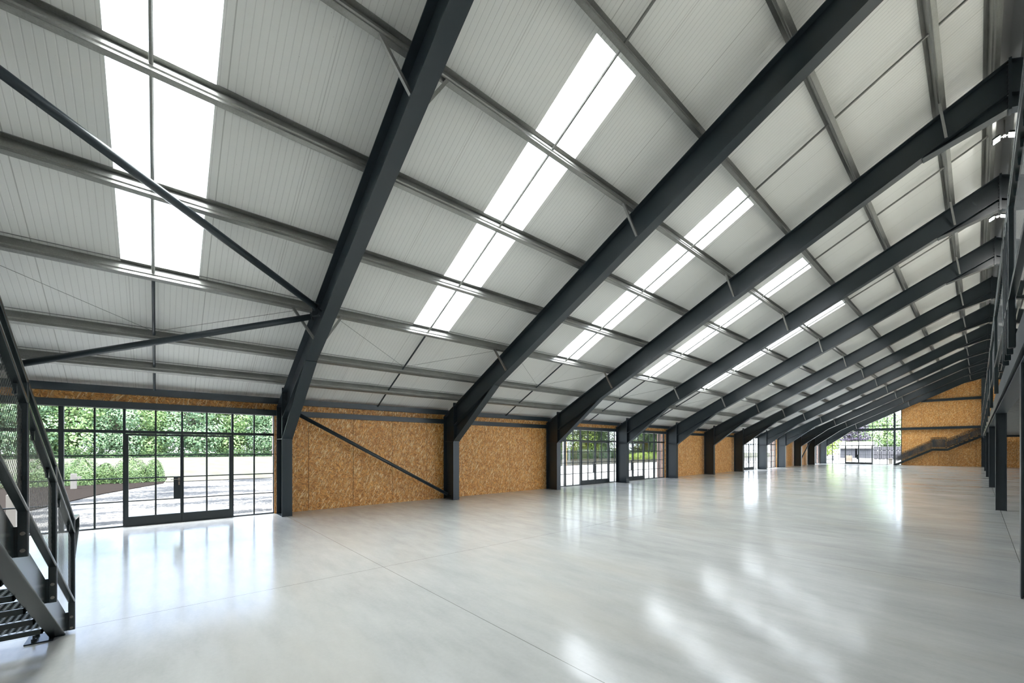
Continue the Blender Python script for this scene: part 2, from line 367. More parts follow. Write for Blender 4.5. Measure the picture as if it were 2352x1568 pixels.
# gable rails, post, ridge post
def gable_steel():
    for z, lab in ((3.73, 'lower long dark steel rail across the far gable at mid height'), (6.455, 'upper short dark steel rail high on the far board gable')):
        x0 = RX + (z - 9.17 + .75) / S - .35
        mb = MB(); mb.box(x0, RX - .1, 57.62, 57.64, z - .12, z + .12); mb.box(x0, RX - .1, 57.64, 57.80, z + .105, z + .12); mb.box(x0, RX - .1, 57.64, 57.80, z - .12, z - .105)
        tag(mb.build('gable_rail', STEEL), lab, 'steel rail', 'rails across the far gable')
    z1 = zt(-5.67) - .64
    mb = MB(); mb.box(-5.755, -5.585, 57.60, 57.77, 0, z1)
    tag(mb.build('gable_post', STEEL), 'square dark steel post standing in the far glazing at the stair foot', 'steel post')
    mb = MB(); mb.box(.22, .60, 57.55, 57.57, 0, 8.25).box(.22, .60, 57.73, 57.75, 0, 8.25).box(.40, .42, 57.57, 57.73, 0, 8.25)
    tag(mb.build('ridge_post', STEEL), 'tall dark steel post under the ridge on the far gable', 'steel post')
gable_steel()
# ------------------------------------------------------------------ side walls
OPEN = [(-2.9, 2.315), (12.62, 22.44), (32.62, 42.44), (52.62, 57.9)]
JY = [3.105 + 1.212 * n for n in range(-6, 46)]
def side_wall(x, sign, name, opens):
    mb = MB(); core = MB(); xs = sorted((x, x - .018 * sign)); xc = sorted((x - .018 * sign, x - .11 * sign)); ztop = zc(x) - .005
    br = MB(); xb = sorted((x - .18 * sign, x - .55 * sign))
    segs = []; y = YA - .3
    for a, b_ in opens: segs.append((y, a)); y = b_
    segs.append((y, YB + .3))
    for a, b_ in segs:
        if b_ - a < .01: continue
        cuts = [a] + [j for j in JY if a + .05 < j < b_ - .05] + [b_]
        for c, d in zip(cuts[:-1], cuts[1:]): mb.box(*xs, c + .005, d - .005, 0, ztop)
        core.box(*xc, a, b_, 0, ztop); br.box(*xb, a + .02, b_ - .02, -.1, ztop - .1)
    for a, b_ in opens:
        cuts = [a] + [j for j in JY if a + .05 < j < b_ - .05] + [b_]
        for c, d in zip(cuts[:-1], cuts[1:]): mb.box(*xs, c + .002, d - .002, 2.60, ztop)
        core.box(*xc, a, b_, 2.60, ztop); br.box(*xb, a, b_, 2.60, ztop - .1)
        for yy in (a, b_):                       # board-lined reveals
            if yy > 50 and yy > 57: continue
            s_ = -1 if yy == b_ else 1
            mb.box(min(x, x - .11 * sign), max(x, x - .11 * sign), *sorted((yy, yy + .018 * s_)), 0, 2.6)
    w_ = struct(mb.build(name, OSB)); c_ = core.build('wall_core', OSBE); c_.parent = w_
    b2 = br.build('outer_wall', BRICK); b2.parent = w_
side_wall(WX, 1, 'wall_left', OPEN)
side_wall(WR, -1, 'wall_right', OPEN[1:3])
def verticals_window(nm, thick, jamb, thin, ya, yb):
    root = bpy.data.objects.new(nm, None); COL.objects.link(root); struct(root)
    X0, X1 = -12.19, -12.10
    fr = MB(); br = MB()
    fr.box(X0, X1, ya, ya + .04, 0, 2.6).box(X0, X1, yb - .04, yb, 0, 2.6)
    for y in thick: fr.box(X0, X1, y - .037, y + .037, 0, 2.6)
    for y in jamb: fr.box(X0, X1, y - .022, y + .022, 0, 2.6)
    for y in thin: br.box(-12.17, -12.13, y - .016, y + .016, 0, 2.6)
    fr.box(X0 + .003, X1 - .003, ya + .001, yb - .001, .001, .03).box(X0 + .003, X1 - .003, ya + .001, yb - .001, 2.025, 2.09).box(X0 + .003, X1 - .003, ya + .001, yb - .001, 2.545, 2.599)
    for z in (.545, 1.045, 1.545): br.box(-12.167, -12.133, ya, yb, z - .012, z + .012)
    fr.build('window_frame', FRAME, root); br.build('glazing_bar', FRAME, root)
    MB().add([(-12.15, ya, 0), (-12.15, yb, 0), (-12.15, yb, 2.6), (-12.15, ya, 2.6)], [(0, 1, 2, 3)]).build('glass', GLASS, root)
    portal((-12.25, (ya + yb) / 2, 1.3), (0, math.radians(-90), 0), 2.55, yb - ya)
def side_door(nm, y0, y1, meet_dir=-1):
    root = bpy.data.objects.new(nm, None); COL.objects.link(root); struct(root)
    ym = (y0 + y1) / 2; x0, x1 = -12.18, -12.09
    for a, b_ in ((y0, ym - .003), (ym + .003, y1)):
        mb = MB(); sa, sb = (.042, .028) if a == y0 else (.028, .042)
        mb.box(x0, x1, a, a + sa, .015, 2.018).box(x0, x1, b_ - sb, b_, .015, 2.018).box(x0 + .002, x1 - .002, a + .001, b_ - .001, .016, .21).box(x0 + .002, x1 - .002, a + .001, b_ - .001, 1.975, 2.017)
        mb.build('door_leaf', FRAME, root)
    ya_, yb_ = ym - .15, ym - .031
    p = MB().box(-12.16, -12.085, ya_, yb_, .55, 1.05).build('lock_plate', FRAME, root)
    h = MB().box(-12.045, -12.03, ym - .20, ym - .045, .985, 1.0).box(-12.09, -12.03, ym - .065, ym - .045, .985, 1.0).box(-12.085, -12.07, ym - .075, ym - .035, .96, 1.025).build('door_handle', BRASS, root)
    MB().box(-12.085, -12.06, ym - .068, ym - .042, .86, .94).tube((-12.085, ym - .055, .90), (-12.045, ym - .055, .90), .012).build('lock_cylinder', BRASS, root)
verticals_window('window_1', [-1.47], [-.55, 1.388], [-2.4, -1.94, -1.0, -.04, .42, .88, 1.85], -2.9, 2.315)
side_door('door_1', -.526, 1.364)
for i, off in enumerate((0, 20)):
    verticals_window('window_%d' % (2 + i), [13.73 + off, 21.35 + off], [14.81 + off, 17.0 + off, 18.04 + off, 20.262 + off], [13.18 + off, 14.28 + off, 15.37 + off, 15.9 + off, 16.43 + off, 17.5 + off, 18.6 + off, 19.13 + off, 19.69 + off, 20.8 + off, 21.89 + off], 12.62 + off, 22.44 + off)
    side_door(['door_2', 'door_5'][i], 14.834 + off, 16.976 + off); side_door(['door_3', 'door_6'][i], 18.064 + off, 20.238 + off)
verticals_window('window_4', [53.7, 54.7, 56.6], [], [53.2, 54.2, 55.2, 55.65, 56.1, 57.1], 52.62, 57.9)
# head rails and eaves beams, one of each per bay
for k in range(-1, 11):
    a, b_ = N(k) + .03, N(k + 1) - .03
    where = ('in the nearest glazed bay' if k == -1 else 'in the %s bay from the near end' % ORD[k + 2])
    lx = lambda s_: None
    mb = MB().box(-12.035, -11.93, a + .02 - .0, b_ - .02, 2.545, 2.69)
    o = tag(mb.build('head_rail', STEEL), 'dark steel rail above the wall opening, ' + where, 'steel rail', 'rails along the left wall under the board band')
    mb = MB().box(-11.76, -11.75, a, b_, 2.835, 2.985).box(-11.86, -11.76, a, b_, 2.835, 2.847).box(-11.86, -11.76, a, b_, 2.973, 2.985)
    tag(mb.build('eaves_beam', STEEL), 'dark channel eaves beam under the roof edge, ' + where, 'steel beam', 'eaves beams between the left columns')
# ------------------------------------------------------------------ portal frames
HW = .115; XO, XI = -11.93, -11.326
PUR = [-10.98, -10.09, -8.72, -7.37, -5.98, -4.61, -3.23, -1.86, -.49, .22]
FLY = [-8.72, -4.61, -.49]
def zb(x): return zt(x) - .64
def frame(k):
    Y = N(k)
    lab = {-1: 'dark grey steel portal frame at the near gable behind the stair'}.get(k, None)
    if k == 0: lab = 'dark steel portal frame nearest the camera, with diagonal tubes meeting its rafter'
    if k == 11: lab = 'dark steel portal frame standing against the far gable'
    if lab is None: lab = 'dark grey steel portal frame, %s in the row counted from the camera' % ORD[k + 1]
    root = thing('portal_frame', lab, 'steel frame', (RX, Y, 0), 'portal frames down the hall')
    for sd in (0, 1):
        def mk(fn, name, m=STEEL):
            mb = MB(); fn(mb)
            if sd: mb.v = [(M(v[0]), v[1], v[2]) for v in mb.v]
            return mb.build(name, m, root)
        def col(mb):
            mb.prism([(XO, 0), (XO + .016, 0), (XO + .016, zt(XO)), (XO, zt(XO))], 'y', Y - HW, Y + HW)
            mb.prism([(XI - .016, 0), (XI, 0), (XI, zt(XI) + .1), (XI - .016, zt(XI) + .1)], 'y', Y - HW, Y + HW)
            mb.prism([(XO + .016, 0), (XI - .016, 0), (XI - .016, zt(XI)), (XO + .016, zt(XO))], 'y', Y - .006, Y + .006)
            mb.strip((XO, zt(XO) - .014), (XI - .016, zt(XI) - .014), .014, Y - HW, Y + HW)
            mb.box(XO + .016, XI - .016, Y - HW + .005, Y + HW - .005, 1.93, 1.942)
        mk(col, 'column')
        mk(lambda mb: mb.box(XO - .002, XI + .004, Y - .119, Y + .119, 0, .012), 'base_plate')
        X0 = XI + .028
        def raf(mb):
            mb.prism([(X0, zb(X0)), (RX - .02, zb(RX - .02)), (RX - .02, zt(RX - .02)), (X0, zt(X0))], 'y', Y - .005, Y + .005)
            mb.strip((X0, zt(X0)), (RX - .02, zt(RX - .02)), .016, Y - HW, Y + HW, -1)
            mb.strip((X0, zb(X0)), (RX - .02, zb(RX - .02)), .016, Y - HW, Y + HW, 1)
        mk(raf, 'rafter')
        def eh(mb):
            xe = -9.21
            mb.prism([(X0, 1.955), (xe, zb(xe)), (X0, zb(X0))], 'y', Y - .005, Y + .005)
            mb.strip((X0, 1.94), (xe, zb(xe) - .014), .016, Y - HW, Y + HW, 1)
        mk(eh, 'eaves_haunch')
        def ah(mb):
            xe = -.78
            mb.prism([(xe, zb(xe)), (RX - .02, 8.24), (RX - .02, zb(RX - .02))], 'y', Y - .005, Y + .005)
            mb.strip((xe, zb(xe) - .025), (RX - .02, 8.225), .016, Y - HW, Y + HW, 1)
        mk(ah, 'apex_haunch')
        def ep(mb):
            mb.box(XI, XI + .028, Y - HW - .005, Y + HW + .005, 1.92, 3.20)
        mk(ep, 'end_plate')
        mk(lambda mb: mb.box(RX - .02, RX, Y - HW, Y + HW, 8.20, 9.20), 'apex_plate')
        if 0 <= k <= 5 and sd == 0:
            for i in range(7):
                z = 2.2 + i * .14; mk(lambda mb: mb.tube((XI + .028, Y - .06, z), (XI + .048, Y - .06, z), .013, 6), 'bolt')
            for i in range(9):
                z = 8.3 + i * .1; mk(lambda mb: mb.tube((RX - .04, Y - .075, z), (RX - .02, Y - .075, z), .014, 6), 'bolt')
        for xf in (FLY if sd == 0 or k >= 1 else []):
            for dy in (-1, 1):
                if (k == 11 and dy == 1) or (k == -1 and dy == -1): continue
                def fl(mb):
                    a = Vector((xf - .02, Y + dy * .46, zt(xf - .02) + .01)); b_ = Vector((xf + .06, Y + dy * .10, zb(xf + .06) + .05))
                    d = (b_ - a).normalized(); u = Vector((0, d.z, -d.y)).normalized() * .022; w_ = Vector((.022, 0, 0))
                    vs = [a - u - w_, a + u - w_, a + u + w_, a - u + w_, b_ - u - w_, b_ + u - w_, b_ + u + w_, b_ - u + w_]
                    mb.add(vs, [(0, 1, 2, 3), (4, 7, 6, 5), (0, 4, 5, 1), (1, 5, 6, 2), (2, 6, 7, 3), (3, 7, 4, 0)])
                o = mk(fl, 'fly_brace', GALV); o['label'] = 'short galvanised fly brace'
    return root
for k in KS: frame(k)
# ------------------------------------------------------------------ purlins (rolled galvanised sections, one run each)
U = Vector((math.cos(TH), math.sin(TH))); NN = Vector((-math.sin(TH), math.cos(TH)))
def purlin(xp, side, i):
    base = Vector((xp, zt(xp))) + NN * .001
    prof = [(.068, .012), (.068, 0), (0, 0), (0, .05), (-.016, .064), (-.016, .136), (0, .15), (0, .212), (-.062, .212), (-.062, .198)]
    if xp < -3: prof = [(-a, b_) for a, b_ in prof]
    t = .004
    outer = [base + U * a + NN * b_ for a, b_ in prof]
    mb = MB()
    for p, q in zip(outer[:-1], outer[1:]):
        d = (q - p).normalized(); n = Vector((-d.y, d.x)) * t
        pts = [(p.x, p.y), (q.x, q.y), (q.x + n.x, q.y + n.y), (p.x + n.x, p.y + n.y)]
        mb.prism(pts, 'y', YA + .02, YB - .02)
    if side: mb.v = [(M(v[0]), v[1], v[2]) for v in mb.v]
    o = mb.build('purlin', GALV)
    if side: lab = 'long galvanised purlin on the right slope, %s down from the ridge' % ORD[10 - i]
    elif i == 9: lab = 'long galvanised purlin right beside the ridge on the left slope'
    else: lab = 'long galvanised purlin on the left roof slope, %s up from the eaves' % ORD[i + 1]
    tag(o, lab, 'purlin', 'purlins running the length of the roof')
    return o
for i, xp in enumerate(PUR): purlin(xp, 0, i); purlin(xp, 1, i)
# sag rods: one line of short rods per bay
for k in range(-1, 11):
    yy = N(k) + 2.51
    root = thing('sag_rod_line', 'line of thin sag rods across the purlins in the %s bay from the near end' % ORD[k + 2], 'tie rod', (RX, yy, 0), 'sag rods at mid bay')
    for a, b_ in zip([-11.76] + PUR[:-1], PUR):
        r = .023; hn = .10
        xa, za = (a, 2.95) if a < -11.5 else (a + NN.x * hn, zt(a) + NN.y * hn)
        xb, zb_ = b_ + NN.x * hn, zt(b_) + NN.y * hn
        mb = MB().tube((xa, yy, za), (xb, yy, zb_), r, 6); mb.build('rod', GALV if a > -10 else STEEL, root)
# thin bracing wires in the lowest roof panels
for k in range(-1, 9):
    root = thing('bracing_wire', 'pair of thin wires meeting at the sag rod low in the %s bay' % ORD[k + 2], 'wire', (-9.4, N(k) + 2.5, 4), 'thin wires between the lowest purlins')
    ym = N(k) + 2.51
    for sg in (-1, 1):
        a = (-8.80, ym + sg * 2.1, zt(-8.80) + .01); b_ = (-10.02, ym + sg * .06, zt(-10.02) + .12)
        MB().tube(a, b_, .0035, 5).build('wire', WIRE, root)
# tubular bracing
def brace(p, q, lab, r=.057, grp='tubular wind braces'):
    p = Vector(p); q = Vector(q); root = thing('bracing_tube', lab, 'brace', tuple(p), grp)
    d = (q - p).normalized()
    MB().tube(p + d * .15, q - d * .15, r, 20).build('tube', STEEL, root, True)
    for a, s_ in ((p, 1), (q, -1)):
        MB().tube(a + d * s_ * .15, a + d * s_ * .162, r * 1.45, 16).tube(a + d * s_ * .01, a + d * s_ * .15, .02, 8).build('end_plate', STEEL, root)
def rz(x, off=.22): return zt(x) - off
brace((-8.42, N(0) - .02, rz(-8.42)), (-5.60, N(-1) + .02, rz(-5.6)), 'thick diagonal tube under the roof at upper left, crossing the rooflight')
brace((-8.52, N(0) - .02, rz(-8.52)), (-11.2, N(-1) + .02, rz(-11.2)), 'thick tube under the roof falling away behind the near stair rail')
brace((-11.62, N(0) + .03, 2.74), (-11.62, N(1) - .02, .10), 'diagonal tube brace across the nearest board wall bay', .05)
brace((-11.62, N(10) - .03, 2.74), (-11.62, N(9) + .02, .10), 'diagonal tube brace across the last board wall bay before the far gable', .05)
# ridge flashing
mb = MB().prism([(-.0 + .16, zc(.16) - .004), (RX, zc(RX) - .004), (M(.16), zc(.16) - .004), (M(.16), zc(.16) - .014), (RX, zc(RX) - .014), (.16, zc(.16) - .014)], 'y', YA, YB)
o = mb.build('trim_1', RIDGE); struct(o)
# ------------------------------------------------------------------ ridge lamps
def lamp(k, lit, lab):
    y = N(k) + 2.5; z = 8.97
    root = thing('twin_floodlight', lab, 'lamp', (RX, y, z), 'twin lamps under the ridge')
    for s_, tilt in ((-1, .5), (1, -.5)):
        cx = RX + s_ * .115; hw, hy = .065, .12; ct, st = math.cos(tilt), math.sin(tilt)
        def R(dx, dz): return (cx + dx * ct - dz * st, z + dx * st + dz * ct)
        hs = MB()
        pts = [R(-hw, 0), R(hw, 0), R(hw, .04), R(-hw, .04)]; hs.prism(pts, 'y', y - hy, y + hy)
        h = hs.build('housing', FRAME, root)
        a, b_ = R(-hw + .008, -.002), R(hw - .008, -.002)
        f = MB().add([(a[0], y - hy + .01, a[1]), (b_[0], y - hy + .01, b_[1]), (b_[0], y + hy - .01, b_[1]), (a[0], y + hy - .01, a[1])], [(0, 1, 2, 3)]).build('lamp_face', LAMP if lit else GLASSW, root)
    MB().box(RX - .13, RX + .13, y - .02, y + .02, z + .03, z + .045).box(RX - .012, RX + .012, y - .012, y + .012, z + .04, 9.38).tube((RX, y - .06, z - .03), (RX, y - .06, z + .03), .018, 8).build('bracket', GALV, root)
GLASSW = mat('unlit_lamp_face', (.7, .7, .7), .2)
lamp(2, True, 'lit twin floodlight under the ridge, nearer of the two bright ones')
lamp(3, True, 'lit twin floodlight under the ridge, farther of the two bright ones')
lamp(4, False, 'small unlit twin floodlight under the ridge beyond the bright ones')
# ------------------------------------------------------------------ mezzanine
for k in (1, 3, 5, 7, 9, 11):
    Y = N(k) if k < 11 else 57.0
    mb = MB().box(.32, .334, Y - .1, Y + .1, 0, 2.66).box(.506, .52, Y - .1, Y + .1, 0, 2.66).box(.334, .506, Y - .005, Y + .005, 0, 2.66)
    lab = {1: 'dark steel mezzanine column at the right frame edge', 11: 'dark steel mezzanine column at the far gable'}.get(k, 'dark steel mezzanine column, %s from the camera' % ORD[(k + 1) // 2])
    tag(mb.build('mezzanine_column', STEEL), lab, 'column', 'columns under the mezzanine edge')
YM0, YM1 = 1.8, 57.5
for x0, lab in ((.32, 'dark steel edge beam carrying the front of the mezzanine'), (6.6, 'dark steel beam under the middle of the mezzanine')):
    mb = MB().box(x0, x0 + .2, YM0, YM1, 2.66, 2.674).box(x0, x0 + .2, YM0, YM1, 2.886, 2.90).box(x0 + .095, x0 + .105, YM0, YM1, 2.674, 2.886)
    tag(mb.build('mezzanine_beam', STEEL), lab, 'beam')
for k in (1, 3, 5, 7, 9):
    Y = N(k) - .1
    mb = MB().box(6.62, 6.78, Y, Y + .2, 0, 2.66)
    tag(mb.build('rear_column', STEEL), 'dark steel column under the middle of the mezzanine, %s from the camera' % ORD[(k + 1) // 2], 'column', 'rear columns under the mezzanine')
mb = MB().box(.53, WR - .5, 57.42, 57.54, 2.74, 2.92)
tag(mb.build('end_beam', STEEL), 'dark beam closing the mezzanine against the far gable', 'beam')
# profiled deck: ribs across
def deck():
    mb = MB(); y = YM0; P_ = .30
    pts = []
    while y < YM1 - P_:
        pts += [(y, 2.905), (y + .12, 2.905), (y + .14, 2.975), (y + .28, 2.975)]; y += P_
    pts.append((y, 2.905))
    x0, x1 = .525, WR - .1; vs = []; fs = []
    for p in pts: vs += [(x0, p[0], p[1]), (x1, p[0], p[1])]
    for i in range(len(pts) - 1): fs.append((2 * i, 2 * i + 1, 2 * i + 3, 2 * i + 2))
    mb.add(vs, fs); return mb
d_ = thing('mezzanine_deck', 'grey ribbed metal deck of the mezzanine seen from below at right', 'deck', (6, 30, 2.9))
deck().build('ribbed_sheet', GALV, d_)
MB().box(.31, WR - .05, YM0, YM1, 2.98, 3.04).build('floor_board', MZF, d_)
MB().box(.300, .318, YM0, YM1, 2.74, 3.06).build('fascia', STEEL, d_)
# railing: separate panels between posts
def flat(mb, p, q, wx, wy, t=.022):
    """flat bar along p-q (in a vertical plane), width wx/wy across, thickness t in the plane"""
    p = Vector(p); q = Vector(q); d = (q - p).normalized(); a = Vector((wx, wy, 0)); n = d.cross(a.normalized()).normalized() * t / 2
    a = a / 2
    vs = [p - a - n, p + a - n, p + a + n, p - a + n, q - a - n, q + a - n, q + a + n, q - a + n]
    mb.add(vs, [(0, 1, 2, 3), (4, 7, 6, 5), (0, 4, 5, 1), (1, 5, 6, 2), (2, 6, 7, 3), (3, 7, 4, 0)])
def rounded(o):
    m_ = o.modifiers.new('rounded_edges', 'BEVEL'); m_.width = .006; m_.segments = 2; m_.limit_method = 'ANGLE'; return o
def mezz_rail():
    X = .215; ps = [3.3, 6.2, 6.6, 7.03, 7.45] + [11.15 + 3.8 * i for i in range(0, 13)]
    n = 0
    for i, (a, b_) in enumerate(zip(ps[:-1], ps[1:])):
        short = b_ - a < 1
        lab = 'dark railing frame on the mezzanine edge, %s' % ('nearest one at the right frame edge' if i == 0 else ('in the narrow cluster, %s from the camera' % ORD[i] if short else '%s long mesh panel from the camera' % ORD[i - 3]))
        root = thing('mezzanine_railing', lab, 'railing', (X, a, 2.65), 'railing frames along the mezzanine edge')
        ends = [a + .02] if short else [a + .02, b_ - .03]
        for y in ends: mb = MB(); flat(mb, (X, y, 2.66), (X, y, 4.13), .05, 0); rounded(mb.build('post', RAILM, root))
        for z, nm in ((4.14, 'top_rail'), (4.03, 'middle_rail'), (3.13, 'bottom_rail')):
            mb = MB(); flat(mb, (X, a, z), (X, b_, z), .05, 0); rounded(mb.build(nm, RAILM, root))
        if not short:
            m0, m1 = a + .10, b_ - .10
            for q0, q1 in [(m0, (m0 + m1) / 2 - .03), ((m0 + m1) / 2 + .03, m1)]:
                o = MB().add([(X + .01, q0, 3.19), (X + .01, q1, 3.19), (X + .01, q1, 3.97), (X + .01, q0, 3.97)], [(0, 1, 2, 3)]).build('mesh_panel', MESHY, root)
            for yy in [m0 + .3 * j for j in range(int((m1 - m0) / .3) + 1)]: MB().box(X - .005, X + .02, yy - .008, yy + .008, 3.96, 4.02).build('clip', RAILM, root)
mezz_rail()
# ------------------------------------------------------------------ stairs
def stair(Yo, sg, posts1, posts2, lab):
    """Yo: outer face of the railing; sg=-1: stair body lies towards -y of it"""
    root = thing('staircase', lab, 'staircase', (-5.5, Yo + sg * .6, 0), 'dark steel staircases to the mezzanine')
    Y = lambda d: Yo + sg * d
    def zs(x):
        if x < -2.9: return .469 + .585 * (x + 4.65)
        if x < -1.9: return 1.493
        return 1.493 + .585 * (x + 1.9)
    XT = .28
    def pr_(mb, pts, a, b_): mb.prism(pts, 'y', *sorted((a, b_)))
    def stringer(d0, d1):
        mb = MB()
        pr_(mb, [(-5.62, 0), (-5.43, 0), (-5.43, .012), (-2.9, zs(-2.9)), (-2.9, zs(-2.9) + .21), (-5.62, .106)], Y(d0), Y(d1))
        pr_(mb, [(-2.9, 1.493), (-1.9, 1.493), (-1.9, 1.703), (-2.9, 1.703)], Y(d0), Y(d1))
        pr_(mb, [(-1.9, 1.493), (XT, zs(XT)), (XT, zs(XT) + .21), (-1.9, 1.703)], Y(d0), Y(d1))
        o = mb.build('stringer', RAILM, root)
        bv = o.modifiers.new('b', 'BEVEL'); bv.width = .016; bv.segments = 3; bv.limit_method = 'ANGLE'
    W = 1.15
    stringer(.055, .155); stringer(.155 + W, .255 + W)
    # foot plates and bolts
    for d0 in (.12, W + .06):
        a, b_ = sorted((Y(d0), Y(d0 + .17)))
        MB().box(-5.60, -5.36, a, b_, 0, .012).build('foot_plate', RAILM, root)
        for xx in (-5.55, -5.42):
            yy = Y(d0 + (.12 if d0 < .5 else .05)); MB().tube((xx, yy, .012), (xx, yy, .03), .017, 6).tube((xx, yy, .03), (xx, yy, .06), .009, 8).build('anchor_bolt', STEEL, root)
    # treads
    n = 0
    x = -5.30; z = .175
    def tread(x, z):
        a, b_ = sorted((Y(.155), Y(.155 + W)))
        f = MB().box(x, x + .012, a, b_, z - .055, z).box(x + .235, x + .247, a, b_, z - .04, z); f.box(x, x + .247, a, a + .01, z - .04, z).box(x, x + .247, b_ - .01, b_, z - .04, z)
        t_ = f.build('tread', RAILM, root)
        m_ = MB().add([(x, a, z - .002), (x + .247, a, z - .002), (x + .247, b_, z - .002), (x, b_, z - .002)], [(0, 1, 2, 3)]).build('tread_mesh', MESHT, root)
        m_.parent = t_
    for i in range(9): tread(-5.42 + .299 * i, .175 * (i + 1))
    a, b_ = sorted((Y(.155), Y(.155 + W)))
    l = MB().box(-2.9, -1.9, a, b_, 1.66, 1.70).build('landing_plate', RAILM, root)
    for i in range(7): tread(-1.78 + .299 * i, 1.70 + .175 * (i + 1))
    # railings, outer and inner
    for side, (c, bot) in enumerate(((.0225, .055), (.155 + W + .1 + .0225 + .01, 0))):
        yc = Y(c)
        for seg in (0, 1, 2):
            if seg == 0: xs = posts1; off = 0
            elif seg == 1: xs = [posts1[-1], posts2[0]]
            else: xs = posts2
            for i, x in enumerate(xs):
                if seg == 1: continue
                top = zs(x) + (1.072 if not ((seg == 0 and i == len(xs) - 1) or (seg == 2 and i == 0)) else 1.30 - (.0 if seg == 0 else 0))
                mb = MB(); flat(mb, (x, yc, max(zs(x) + .03, .02)), (x, yc, top), 0, .045); rounded(mb.build('post', RAILM, root))
                if side == 0:
                    for dz in (.07, .17): MB().tube((x + .009, yc, zs(x) + dz), (x + .019, yc, zs(x) + dz), .011, 10).build('bolt', BOLT, root)
                    MB().box(x - .014, x - .004, *sorted((Y(.02), Y(.06))), zs(x) + .03 if zs(x) > .0 else .02, zs(x) + .21).build('cleat', RAILM, root)
            for nm, h in (('top_rail', 1.066), ('middle_rail', .944), ('bottom_rail', .306)):
                if seg == 1:
                    hh = {'top_rail': 1.29, 'middle_rail': 1.17, 'bottom_rail': .30}[nm]
                    p, q = (xs[0], yc, 1.493 + hh), (xs[1], yc, 1.493 + hh)
                else:
                    p, q = (xs[0], yc, zs(xs[0]) + h), (xs[-1], yc, zs(xs[-1] - .001) + h)
                mb = MB(); flat(mb, p, q, 0, .045); rounded(mb.build(nm, RAILM, root))
            for xa, xb in zip(xs[:-1], xs[1:]):
                xa += .04; xb -= .04
                if seg == 1: z = [(1.493 + .36), (1.493 + .36), 1.493 + 1.10, 1.493 + 1.10]
                else: z = [zs(xa) + .375, zs(xb) + .375, zs(xb) + .875, zs(xa) + .875]
                MB().add([(xa, yc, z[0]), (xb, yc, z[1]), (xb, yc, z[2]), (xa, yc, z[3])], [(0, 1, 2, 3)]).build('mesh_panel', MESHX, root)
                for f in (.2, .75):
                    xx = xa + (xb - xa) * f; zz = z[3] + (z[2] - z[3]) * f; MB().box(xx - .012, xx + .012, yc - .008, yc + .008, zz - .01, zz + .05).build('clip', RAILM, root)
                    zz = z[0] + (z[3] - z[0]) * f; MB().box(xa - .03, xa + .01, yc - .008, yc + .008, zz - .012, zz + .012).build('clip', RAILM, root)
                    zz = z[1] + (z[2] - z[1]) * f; MB().box(xb - .01, xb + .03, yc - .008, yc + .008, zz - .012, zz + .012).build('clip', RAILM, root)
        x0 = posts1[0]; zt_ = zs(x0) + 1.066
        mb = MB(); flat(mb, (x0, yc, zt_), (x0 - .26, yc, zt_), 0, .045); flat(mb, (x0 - .26, yc, zt_ + .004), (x0 - .26, yc, zt_ - .12), 0, .045); flat(mb, (x0 - .26, yc, zt_ - .115), (x0, yc, zt_ - .36), 0, .045)
        mb.build('return_rail', RAILM, root)
    return root
stair(-.578, -1, [-5.495, -4.60, -3.705, -2.9], [-1.95, -1.2, -.45, .26], 'dark steel stair with mesh railing rising out of frame at lower left')
stair(56.45, 1, [-5.55, -4.73, -3.87, -3.0], [-2.0, -1.28, -.53, .24], 'dark steel stair with landing climbing the far board gable')
# ------------------------------------------------------------------ outside planting
def crown(rad, hgt, n, leaf, seed, m, low=.0):
    r = random.Random(seed); mb = MB()
    lobes = [(Vector((r.uniform(-.5, .5) * rad, r.uniform(-.5, .5) * rad, r.uniform(.15, .85) * hgt)), r.uniform(.35, .6) * rad) for _ in range(14)]
    for i in range(n):
        c, lr = r.choice(lobes); d = Vector((r.gauss(0, 1), r.gauss(0, 1), r.gauss(0, 1))).normalized()
        p = c + d * lr * r.uniform(.75, 1.08); p.z = max(low + r.uniform(0, .4), p.z)
        n_ = (d + Vector((r.uniform(-.7, .7), r.uniform(-.7, .7), r.uniform(-.2, .9)))).normalized(); a = n_.orthogonal().normalized(); b_ = n_.cross(a)
        t = r.uniform(0, 6.28); a, b_ = a * math.cos(t) + b_ * math.sin(t), b_ * math.cos(t) - a * math.sin(t); s_ = leaf * r.uniform(.6, 1.3)
        mb.add([p - a * s_, p - b_ * s_ * .6, p + a * s_, p + b_ * s_ * .6], [(0, 1, 2, 3)])
    return mb
def tree_proto(rad, hgt, n, leaf, seed, m, name, trunk=.22, low=0, base=.0):
    root = thing(name, '', 'tree', (0, 0, 0))
    mb = crown(rad, hgt, n, leaf, seed, m, low); mb.build('foliage', m, root)
    t = MB(); t.tube((0, 0, 0), (.1, 0, hgt * .6), trunk, 8)
    for a in range(5):
        an = a * 1.3; t.tube((.05, 0, hgt * (.2 + .06 * a)), (math.cos(an) * rad * .5, math.sin(an) * rad * .5, hgt * (.45 + .07 * a)), trunk * .35, 6)
    t.build('trunk', BARK, root); return root
used = {}
def plant(proto, x, y, z, s_, rot, lab, group):
    if proto.name not in used: used[proto.name] = 1; r = proto
    else: r = dup(proto, (0, 0, 0))
    r.location = (x, y, z); r.scale = (s_, s_, s_ * random.uniform(.92, 1.1)); r.rotation_euler = (0, 0, rot); r['label'] = lab
    if group: r['group'] = group
    return r
rnd = random.Random(3)
f1 = tree_proto(5.6, 17, 9500, .24, 11, LF[0], 'broadleaf_tree', .3)
f2 = tree_proto(5.6, 18, 9500, .24, 12, LF[1], 'broadleaf_tree', .3)
NTH = ORD[1:] + ['fifteenth', 'sixteenth', 'seventeenth', 'eighteenth', 'nineteenth']
kinds = ['mid green', 'bluish green']
i = 0
